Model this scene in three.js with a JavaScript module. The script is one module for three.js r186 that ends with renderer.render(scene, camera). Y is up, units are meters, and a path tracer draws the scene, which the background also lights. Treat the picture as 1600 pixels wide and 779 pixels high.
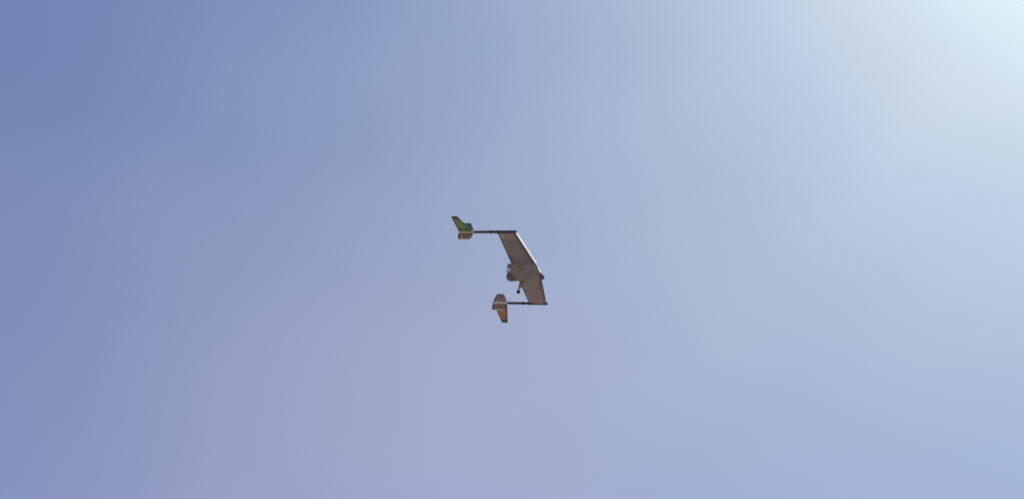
import * as THREE from 'three';
import { mergeGeometries, toCreasedNormals } from 'three/addons/utils/BufferGeometryUtils.js';
import { ImprovedNoise } from 'three/addons/math/ImprovedNoise.js';

// ---------------------------------------------------------------- camera, renderer, sky, sun
const rad = d => d * Math.PI / 180;
const scene = new THREE.Scene();
const camera = new THREE.PerspectiveCamera(22.75, 1024 / 498, 0.1, 12000);
camera.position.set(0, 1.6, 0);
camera.rotation.set(rad(38), 0, 0);
camera.focus = 12.5; camera.userData.fStop = 2.2;   // slightly soft, focus just short of the drone
scene.add(camera);

const renderer = new THREE.WebGLRenderer({ antialias: true });
renderer.setSize(1024, 498);
renderer.toneMapping = THREE.LinearToneMapping;
renderer.toneMappingExposure = 1;
renderer.shadowMap.enabled = true;

const sunDir = new THREE.Vector3(0.4375, 0.7592, -0.4818).normalize();
const noise = new ImprovedNoise();

// clear hazy sky: blue air, brighter and whiter towards the sun, milkier towards the horizon, faint lens flare tint
function computeSky(w, h) {
  const data = new Float32Array(w * h * 4), d = new THREE.Vector3();
  const air = [0.0866, 0.0033, 0.248], low = [0.0, 0.6631, 0.2118], dust = [1.9338, 0.0, 1.9229];
  const core = [0.2932, 0.2516, 0.1217], glow = [0.0, 0.3389, 0.5647], wide = [0.4903, 0.3376, 0.1153], flareTint = [0.1385, 0.0871, 0.0511];
  // lens flare tint put into the sky as soft patches: azimuth, elevation, half widths (degrees), strength
  const flareVeils = [[-97, 30, 18, 12, 1], [-22, 28, 20, 11, 0.7], [35, 30, 17, 12, 0.9], [92, 26, 22, 11, 0.8], [150, 33, 18, 13, 0.9], [-158, 27, 18, 11, 0.8]];
  for (let j = 0; j < h; j++) {
    const el = ((j + 0.5) / h - 0.5) * Math.PI, sinE = Math.max(Math.sin(el), 0.02);
    const m0 = 1 - Math.exp(-0.15 / sinE), sat = (x, c) => x / (1 + (x / c) ** 4) ** 0.25;
    const m = sat(m0, 0.55), q = sat(m0 ** 2.5, 0.12);
    for (let i = 0; i < w; i++) {
      const az = ((i + 0.5) / w - 0.5) * 2 * Math.PI;
      d.set(Math.cos(az) * Math.cos(el), Math.sin(el), Math.sin(az) * Math.cos(el));
      const g = Math.acos(Math.min(1, d.dot(sunDir)));
      const g1 = Math.exp(-((g / 0.2) ** 2)), g2 = Math.exp(-g / 0.55), g3 = Math.exp(-((g / 0.5) ** 2)), g0 = Math.exp(-((g / 0.190) ** 10));
      let veil = 0;
      const wob = 0.30 * noise.noise(d.x * 3.1 + 7, d.y * 5.3, d.z * 3.1) + 0.40 * noise.noise(d.x * 8 + 2, d.y * 11, d.z * 8);
      for (const [a, e, da, de, s] of flareVeils) {
        let x = az * 180 / Math.PI - a; x -= 360 * Math.round(x / 360);
        const z = (x * Math.cos(el) / da) ** 2 + ((el * 180 / Math.PI - e) / de) ** 2;
        veil += s * Math.exp(-z * (1 + wob));
      }
      const mott = 1 + 0.016 * noise.noise(d.x * 9, d.y * 16, d.z * 9 + 3) + 0.006 * noise.noise(d.x * 24, d.y * 40, d.z * 24);
      const k = (j * w + i) * 4;
      for (let c = 0; c < 3; c++)
        data[k + c] = (air[c] + low[c] * m + dust[c] * q + core[c] * g1 + glow[c] * g2 + wide[c] * g3 + flareTint[c] * veil + [0.015, 0.045, 0.045][c] * g0) * mott;
      data[k + 3] = 1;
    }
  }
  const t = new THREE.DataTexture(data, w, h, THREE.RGBAFormat, THREE.FloatType);
  t.mapping = THREE.EquirectangularReflectionMapping;
  t.magFilter = t.minFilter = THREE.LinearFilter;
  t.needsUpdate = true;
  return t;
}
const sky = computeSky(2048, 1024);
scene.background = sky;
scene.environment = sky;

const sun = new THREE.DirectionalLight(new THREE.Color(1, 0.96, 0.89), 5);
const DRONE_AT = new THREE.Vector3(0.336, 14.752, -17.389);
sun.position.copy(DRONE_AT).addScaledVector(sunDir, 40);
sun.target.position.copy(DRONE_AT);
sun.castShadow = true;
Object.assign(sun.shadow.camera, { left: -24, right: 24, top: 24, bottom: -24, near: 1, far: 120 });
sun.shadow.mapSize.set(2048, 2048);
scene.add(sun, sun.target);

// ---------------------------------------------------------------- helpers
let seed = 7;
const rnd = () => (seed = (seed * 1664525 + 1013904223) >>> 0) / 4294967296;
const L = (a, b, t) => a + (b - a) * t;
const smooth = (a, b, x) => { const t = Math.min(1, Math.max(0, (x - a) / (b - a))); return t * t * (3 - 2 * t); };

// colour as a function of planform metres -> texture covering [u0,u1] x [v0,v1]; uv = metres mapped by repeat/offset
function colourMap(n, [u0, u1, v0, v1], f) {
  const data = new Uint8Array(n * n * 4);
  const s = x => Math.round(255 * Math.min(1, Math.max(0, x <= 0.0031308 ? 12.92 * x : 1.055 * x ** (1 / 2.4) - 0.055)));
  for (let j = 0; j < n; j++) for (let i = 0; i < n; i++) {
    const c = f(L(u0, u1, (i + 0.5) / n), L(v0, v1, (j + 0.5) / n)), k = (j * n + i) * 4;
    data[k] = s(c[0]); data[k + 1] = s(c[1]); data[k + 2] = s(c[2]); data[k + 3] = 255;
  }
  const t = new THREE.DataTexture(data, n, n, THREE.RGBAFormat);
  t.colorSpace = THREE.SRGBColorSpace;
  t.magFilter = t.minFilter = THREE.LinearFilter;
  t.wrapS = t.wrapT = THREE.ClampToEdgeWrapping;
  t.repeat.set(1 / (u1 - u0), 1 / (v1 - v0));
  t.offset.set(-u0 / (u1 - u0), -v0 / (v1 - v0));
  t.needsUpdate = true;
  return t;
}
// rings (equal counts of [x,y,z]) joined into a closed skin; uv is (x, z) or (x, y) in metres
function loft(rings, { caps = [true, true], uv = 'xz', crease = 0.6 } = {}) {
  const n = rings[0].length, pos = [], tri = (a, b, c) => pos.push(...a, ...b, ...c);
  for (let r = 0; r + 1 < rings.length; r++) for (let i = 0; i < n; i++) {
    const a = rings[r][i], b = rings[r][(i + 1) % n], c = rings[r + 1][(i + 1) % n], d = rings[r + 1][i];
    tri(a, b, c); tri(a, c, d);
  }
  const cap = (ring, flip) => {
    const m = [0, 1, 2].map(k => ring.reduce((s, p) => s + p[k], 0) / n);
    for (let i = 0; i < n; i++) flip ? tri(m, ring[(i + 1) % n], ring[i]) : tri(m, ring[i], ring[(i + 1) % n]);
  };
  if (caps[0]) cap(rings[0], true);
  if (caps[1]) cap(rings.at(-1), false);
  // turn the skin outwards
  let vol = 0;
  for (let i = 0; i < pos.length; i += 9) {
    const [ax, ay, az, bx, by, bz, cx, cy, cz] = pos.slice(i, i + 9);
    vol += ax * (by * cz - bz * cy) + ay * (bz * cx - bx * cz) + az * (bx * cy - by * cx);
  }
  if (vol < 0) for (let i = 0; i < pos.length; i += 9) for (let k = 0; k < 3; k++) [pos[i + 3 + k], pos[i + 6 + k]] = [pos[i + 6 + k], pos[i + 3 + k]];
  const keep = [];
  for (let i = 0; i < pos.length; i += 9) {
    const p = pos.slice(i, i + 9);
    const A = new THREE.Vector3(...p.slice(0, 3)), B = new THREE.Vector3(...p.slice(3, 6)), C = new THREE.Vector3(...p.slice(6, 9));
    if (B.sub(A).cross(C.sub(A)).length() > 1e-9) keep.push(...p);
  }
  const g = new THREE.BufferGeometry();
  g.setAttribute('position', new THREE.Float32BufferAttribute(keep, 3));
  const t = [];
  for (let i = 0; i < keep.length; i += 3) t.push(keep[i], uv === 'xz' ? keep[i + 2] : keep[i + 1]);
  g.setAttribute('uv', new THREE.Float32BufferAttribute(t, 2));
  return toCreasedNormals(g, crease);
}
function part(name, geometries, material, parent, label) {
  const g = Array.isArray(geometries) ? mergeGeometries(geometries) : geometries;
  const m = new THREE.Mesh(g, material);
  m.name = name; m.castShadow = m.receiveShadow = true;
  if (label) m.userData.label = label;
  parent.add(m);
  return m;
}
const std = (c, r = 0.6, o = {}) => new THREE.MeshStandardMaterial({ color: new THREE.Color().setRGB(...c), roughness: r, ...o });

// ---------------------------------------------------------------- ground (below the frame; sunlit dry field that lights the drone's belly)
{
  const size = 6000, tile = 48;
  const map = colourMap(512, [0, 1, 0, 1], (u, v) => {
    const p = u * 2 * Math.PI, q = v * 2 * Math.PI, cx = Math.cos(p), sx = Math.sin(p), cy = Math.cos(q), sy = Math.sin(q);
    const a = noise.noise(cx * 1.3 + 5, sx * 1.3 + cy * 1.3, sy * 1.3), b = noise.noise(cx * 6 + 1, sx * 6 + cy * 6, sy * 6 + 2), c = noise.noise(u * 190, v * 190, 4);
    const t = Math.min(1, Math.max(0, 0.55 + 0.5 * a + 0.35 * b + 0.25 * c));
    return [L(0.14, 0.36, t), L(0.125, 0.31, t), L(0.085, 0.265, t)];
  });
  map.wrapS = map.wrapT = THREE.RepeatWrapping;
  map.repeat.set(size / tile, size / tile); map.offset.set(0, 0);
  const g = new THREE.PlaneGeometry(size, size, 1, 1); g.rotateX(-Math.PI / 2);
  const ground = new THREE.Mesh(g, new THREE.MeshStandardMaterial({ map, roughness: 0.95 }));
  ground.name = 'ground'; ground.receiveShadow = true;
  ground.userData = { kind: 'structure', label: 'wide dry grass field under the open sky' };
  scene.add(ground);
}

// ---------------------------------------------------------------- the drone; own axes: x forward, y up, z to its right wing
const drone = new THREE.Group();
drone.name = 'drone';
drone.userData = { label: 'brown fixed wing drone with tail booms at both wing tips flying in blue sky', category: 'drone' };
drone.position.copy(DRONE_AT);
drone.rotation.set(rad(-4.02), rad(-17.42), rad(-13.17), 'YZX');
scene.add(drone);

const grime = (x, z, f) => noise.noise(x * f, z * f, f);
const wingMap = colourMap(512, [-0.36, 0.18, -1, 1], (x, z) => {
  const a = grime(x, z, 5), b = grime(x + 3, z, 17), c = grime(x * 3, z, 60), hue = 0.16 * grime(x - 2, z + 1, 9) + 0.10 * grime(x, z + 6, 24), edge = smooth(0.7, 1.0, Math.abs(z));
  const k = 0.92 + 0.22 * a + 0.14 * b + 0.06 * c;
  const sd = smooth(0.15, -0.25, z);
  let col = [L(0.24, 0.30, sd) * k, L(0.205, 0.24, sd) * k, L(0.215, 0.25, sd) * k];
  const olive = smooth(0.35, 0.0, Math.abs(z - 0.02) + 0.3 * a);                 // greyer in the middle
  col = [L(col[0], 0.225 * k, olive), L(col[1], 0.205 * k, olive), L(col[2], 0.21 * k, olive)];
  col = [L(col[0], col[0] * 1.14, edge) * (1 + 0.7 * hue), col[1] * (1 - 0.2 * hue), col[2] * (1 - hue)];
  const dark = smooth(-0.235, -0.30, x) * smooth(0.5, 0.2, Math.abs(z)) * 0.35;    // darker towards the trailing edge near the pod
  const le = L(0.15, 0, Math.min(1, Math.abs(z)));
  const tape = Math.max(smooth(le - 0.055, le - 0.04, x) * (z > 0 ? 0.6 : 0.4), smooth(-0.285, -0.31, x) * 0.35);   // dark tape along the edges
  col = [L(col[0], 0.065, tape), L(col[1], 0.06, tape), L(col[2], 0.075, tape)];
  const patch = smooth(0.03, 0.018, Math.abs(x + 0.27 + 0.1 * (z - 0.9))) * smooth(0.075, 0.055, Math.abs(z - 0.9));
  col = col.map(v => v * (1 - dark));
  return [L(col[0], 0.36, patch), L(col[1], 0.36, patch), L(col[2], 0.28, patch)];
});
const film = (map, o = {}) => new THREE.MeshPhysicalMaterial({ map, roughness: 0.55, ...o });
const M = {
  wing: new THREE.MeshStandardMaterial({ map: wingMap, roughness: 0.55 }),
  white: std([0.82, 0.83, 0.84], 0.4),
  strip: new THREE.MeshPhysicalMaterial({ color: new THREE.Color().setRGB(0.82, 0.83, 0.84), roughness: 0.25, clearcoat: 1, clearcoatRoughness: 0.2 }),  // glossy right front edge; the white stands for its sun glint
  darkTape: std([0.085, 0.08, 0.09], 0.5),
  boom: std([0.05, 0.045, 0.055], 0.5),
  pod: new THREE.MeshStandardMaterial({ roughness: 0.6, map: colourMap(256, [-0.4, 0.3, -0.3, 0.3], (x, z) => {
    const k = 0.94 + 0.18 * grime(x, z, 9) + 0.12 * grime(x + 4, z, 28), hue = 0.18 * grime(x - 1, z, 7) + 0.12 * grime(x, z + 3, 20);
    const rear = smooth(-0.18, -0.3, x);
    return [L(0.255, 0.28, rear) * k * (1 + 0.7 * hue), L(0.222, 0.205, rear) * k * (1 - 0.2 * hue), L(0.21, 0.175, rear) * k * (1 - hue)];
  }) }),
  nose: std([0.10, 0.095, 0.10], 0.75),
  engine: std([0.20, 0.21, 0.24], 0.5, { metalness: 0.3 }),
  podTail: std([0.115, 0.11, 0.115], 0.6),
  strut: std([0.30, 0.20, 0.14], 0.5),
  black: std([0.035, 0.03, 0.04], 0.75),
  beige: std([0.68, 0.58, 0.50], 0.5),
  edge: std([0.10, 0.085, 0.09], 0.6),
  cap: std([0.55, 0.52, 0.47], 0.5),
};

// wing section: leading edge x, trailing edge x, thickness share
const wingLE = z => L(0.150, 0.0, Math.min(1, Math.abs(z)));
const TE = -0.33;
const half = (u, t) => 5 * t * (0.2969 * Math.sqrt(u) - 0.126 * u - 0.3516 * u * u + 0.2843 * u ** 3 - 0.1015 * u ** 4);
function section(le, te, t, { from = 0, to = 1, grow = 0, n = 14, at }) {
  const c = le - te, up = [], down = [];
  for (let i = 0; i <= n; i++) {
    const s = i / n, u = L(from, to, from === 0 ? s * s : s);
    const y = Math.max(half(u, t), 0.0) * c + (u > 0.0 ? grow : 0) + (u >= 0.999 ? 0.0015 : 0);
    const x = le + (u === 0 ? grow : 0) - u * c;
    up.push(at(x, y * 1.15)); down.unshift(at(x, -y * 0.85));
  }
  return [...down, ...(from === 0 ? up.slice(1) : up)];
}
const lerpRange = (a, b, n) => Array.from({ length: n + 1 }, (_, i) => L(a, b, i / n));
for (const s of [1, -1]) {
  const at = z => (x, y) => [x, y, s * z];
  const sec = (z, o) => section(wingLE(z), TE, 0.145, { ...o, at: at(z) });
  const hinge = z => (wingLE(z) + 0.252) / (wingLE(z) - TE);
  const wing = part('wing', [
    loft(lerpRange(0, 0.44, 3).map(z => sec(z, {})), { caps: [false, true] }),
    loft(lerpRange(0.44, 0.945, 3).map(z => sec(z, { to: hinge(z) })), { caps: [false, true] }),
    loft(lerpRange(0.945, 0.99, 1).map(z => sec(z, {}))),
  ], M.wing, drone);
  part('aileron', loft(lerpRange(0.445, 0.940, 3).map(z => sec(z, { from: hinge(z) + 0.012 })), {}), M.wing, wing);
  // blunt strip on the front edge: its face leans back a little towards the top
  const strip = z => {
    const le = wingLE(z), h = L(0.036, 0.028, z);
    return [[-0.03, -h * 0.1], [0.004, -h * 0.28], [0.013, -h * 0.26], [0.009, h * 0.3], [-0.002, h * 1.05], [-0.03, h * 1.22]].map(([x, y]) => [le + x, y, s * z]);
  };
  part('leading_edge', loft([0.13, 0.4, 0.7, 0.972].map(strip), { crease: 0.9 }), s > 0 ? M.strip : M.edge, wing, s > 0 ? 'glossy front edge of the wing with its sun glint painted white' : undefined);  // sun glint put into the colour: white on the right wing only
}

// booms at the wing tips, each with a pale sleeve where the tail sits
for (const s of [1, -1]) {
  const ring = (x, r) => Array.from({ length: 14 }, (_, i) => [x, r * Math.sin(i / 14 * 2 * Math.PI), s * 1.0 + r * Math.cos(i / 14 * 2 * Math.PI)]);
  const boom = part('boom', loft([ring(0.035, 0.008), ring(0.028, 0.019), ring(0.008, 0.026), ring(-0.33, 0.026), ring(-0.40, 0.024), ring(-1.04, 0.022)]), M.boom, drone);
  for (const x of [-0.30, -0.43]) part('clamp', loft([ring(x, 0.026), ring(x - 0.004, 0.031), ring(x - 0.026, 0.031), ring(x - 0.03, 0.026)]), M.black, boom);
  part('tail_mount', loft([ring(-0.755, 0.024), ring(-0.77, 0.029), ring(-1.04, 0.029), ring(-1.05, 0.022)]), M.beige, boom, 'pale sleeve joining the tail to the boom');
}

// tails
const plate = (le, te, t, at, o = {}) => section(le, te, t, { n: 8, at, ...o });
const finMap = green => colourMap(256, [-1.08, -0.72, -0.2, 0.24], (x, y) => {
  const k = 1 + 0.25 * grime(x, y, 14) + 0.12 * grime(x, y, 40);
  const ends = Math.max(smooth(-0.99, -1.03, x), smooth(-0.80, -0.765, x)) * 0.7, tip = smooth(0.15, 0.2, y) * 0.4;
  const d = (1 - ends) * (1 - tip) * k;
  const teal = green ? smooth(0.03, 0.08, y) : 0;
  return [L(0.36, 0.11, teal) * d, L(0.24, 0.22, teal) * d, L(0.165, 0.17, teal) * d];
});
const stabMap = (green) => colourMap(256, [-1.1, -0.72, -0.02, 0.52], (x, w) => {
  const k = 1 + 0.22 * grime(x, w + 5, 12) + 0.12 * grime(x, w, 38);
  const le = L(-0.765, -0.885, w / 0.51), te = L(-1.045, -1.0, w / 0.51);
  const f = (x - te) / (le - te);
  const tip = smooth(0.38, 0.45, w);
  let c;
  if (green) {
    const y = smooth(0.50, 0.25, w) * smooth(0.10, 0.26, f), teal = smooth(0.55, 0.8, f) * smooth(0.4, 0.2, w);
    c = [L(0.15, 0.24, y), L(0.15, 0.39, y), L(0.16, 0.10, y)];
    c = [L(c[0], 0.13, teal), L(c[1], 0.27, teal), L(c[2], 0.21, teal)];
  } else {
    const o = smooth(0.06, 0.12, w) * smooth(0.42, 0.26, w) * smooth(0.25, 0.45, f) * smooth(0.95, 0.8, f), le2 = smooth(0.78, 0.9, f);
    c = [L(0.31, 0.62, o), L(0.22, 0.23, o), L(0.17, 0.13, o)];
    c = [L(c[0], 0.15, le2), L(c[1], 0.08, le2), L(c[2], 0.12, le2)];
  }
  return c.map(v => v * k * (1 - 0.6 * tip));
});
for (const s of [1, -1]) {
  // vertical fin through the boom
  const prof = [[-0.165, -0.805, -1.005], [-0.15, -0.79, -1.02], [-0.10, -0.772, -1.04], [0, -0.768, -1.045], [0.06, -0.79, -1.045], [0.195, -0.872, -1.02], [0.205, -0.885, -1.01]];
  const finPlate = (from, to) => loft(prof.slice(1).map(([y, le, te]) => plate(le, te, 0.07, (x, t) => [x, y, s * 1.0 + t], { from, to })), { uv: 'xy' });
  const finMat = film(finMap(s > 0), { transmission: 0.12, thickness: 0 });
  const fin = part('fin', finPlate(0, 0.70), finMat, drone);
  part('rudder', finPlate(0.72, 1), finMat, fin);
  part('fin_cap', loft(prof.slice(0, 2).map(([y, le, te]) => plate(le, te, 0.085, (x, t) => [x, y - 0.003, s * 1.0 + t])), { uv: 'xy' }), M.cap, fin, 'pale lower rim of the fin');
  // outboard stabilizer, drooping 9 degrees
  const a = rad(9), put = w => (x, t) => [x, -w * Math.sin(a) + t * Math.cos(a), s * (1.0 + w * Math.cos(a) + t * Math.sin(a))];
  const st = w => plate(L(-0.765, -0.885, w / 0.51), L(-1.045, -1.0, w / 0.51), 0.06, put(w), { from: 0, to: 0.74 });
  const el = w => plate(L(-0.765, -0.885, w / 0.51), L(-1.045, -1.0, w / 0.51), 0.06, put(w), { from: 0.755, to: 1 });
  const map = stabMap(s > 0), mat = film(map, { transmission: 0.3, thickness: 0 });
  const g = rows => { const q = loft(rows); const p = q.attributes.position, u = q.attributes.uv; for (let i = 0; i < p.count; i++) u.setY(i, (s * p.getZ(i) - 1) / Math.cos(a)); return q; };
  const stab = part('stabilizer', g([0.026, 0.2, 0.4, 0.50, 0.51].map(st)), mat, drone, s > 0 ? 'green tail surface pointing up' : 'brown tail surface with an orange patch');
  part('elevator', g([0.03, 0.2, 0.4, 0.505].map(el)), mat, stab);
}

// pod under the wing
const podRing = (x, y, ry, rz, n = 24) => Array.from({ length: n }, (_, i) => {
  const t = i / n * 2 * Math.PI, c = Math.cos(t), q = Math.sin(t), e = 0.85;
  return [x, y + ry * Math.sign(q) * Math.abs(q) ** e, rz * Math.sign(c) * Math.abs(c) ** e];
});
// faired belly: a rounded keel that flares out into the underside of the wing
const hull = (x, top, keel, wide, n = 28) => Array.from({ length: n }, (_, i) => {
  const t = i / n * 2 * Math.PI, c = Math.cos(t), q = Math.sin(t);
  return q >= 0 ? [x, top * q, wide * c] : [x, -keel * Math.abs(q) ** 1.7, wide * Math.sign(c) * Math.abs(c) ** 1.1];
});
const pod = part('fuselage', loft([
  hull(-0.325, 0.02, 0.235, 0.15), hull(-0.28, 0.035, 0.25, 0.19), hull(-0.15, 0.045, 0.255, 0.235), hull(-0.02, 0.045, 0.245, 0.235), hull(0.08, 0.04, 0.235, 0.19),
  hull(0.15, 0.0, 0.225, 0.13).map(([x, y, z]) => [x, y - 0.02, z]), podRing(0.225, -0.165, 0.068, 0.066, 28).map((p, i) => p),
], { crease: 1.0 }), M.pod, drone);
part('nose_cone', loft([podRing(0.2255, -0.166, 0.069, 0.067), podRing(0.262, -0.180, 0.046, 0.046), podRing(0.287, -0.187, 0.027, 0.027), podRing(0.298, -0.19, 0.008, 0.008)]), M.nose, pod);
part('pod_tail', loft([podRing(-0.20, -0.165, 0.082, 0.08), podRing(-0.33, -0.172, 0.086, 0.085), podRing(-0.375, -0.174, 0.078, 0.076), podRing(-0.405, -0.176, 0.052, 0.05), podRing(-0.413, -0.177, 0.025, 0.025)]), M.podTail, pod, 'dark rounded rear end of the pod');
part('engine', [
  loft([podRing(-0.31, 0.03, 0.05, 0.045, 16), podRing(-0.40, 0.045, 0.055, 0.05, 16), podRing(-0.45, 0.055, 0.05, 0.045, 16), podRing(-0.455, 0.055, 0.035, 0.03, 16)]),
], M.engine, drone);
part('pale_stub', loft([podRing(-0.30, -0.03, 0.03, 0.03, 14), podRing(-0.39, -0.046, 0.040, 0.042, 14), podRing(-0.435, -0.050, 0.040, 0.042, 14), podRing(-0.442, -0.050, 0.028, 0.03, 14)].map(q => q.map(([x, y, z]) => [x, y - 0.012, z * 0.95 + 0.022]))), M.white, drone, 'white stub between engine and pod');  // pale stub between engine and pod tail

// strut with a small dark ball below the pod
const strut = part('strut', loft([[-0.13, -0.18, -0.086, 0.055], [-0.143, -0.24, -0.095, 0.048], [-0.156, -0.32, -0.108, 0.034], [-0.168, -0.36, -0.114, 0.013], [-0.171, -0.40, -0.118, 0.012]].map(([x, y, z, r]) =>
  Array.from({ length: 12 }, (_, i) => [x + r * Math.cos(i / 12 * 2 * Math.PI), y, z + 0.35 * r * Math.sin(i / 12 * 2 * Math.PI)]))), M.strut, drone);
{
  const b = new THREE.SphereGeometry(0.034, 20, 14); b.translate(-0.171, -0.419, -0.12);
  const c = new THREE.CylinderGeometry(0.016, 0.016, 0.075, 14); c.rotateX(Math.PI / 2); c.translate(-0.171, -0.419, -0.12);
  part('ball', [b, c].map(g => g.toNonIndexed()), M.black, strut, 'small dark ball at the end of the strut');
}

renderer.render(scene, camera);
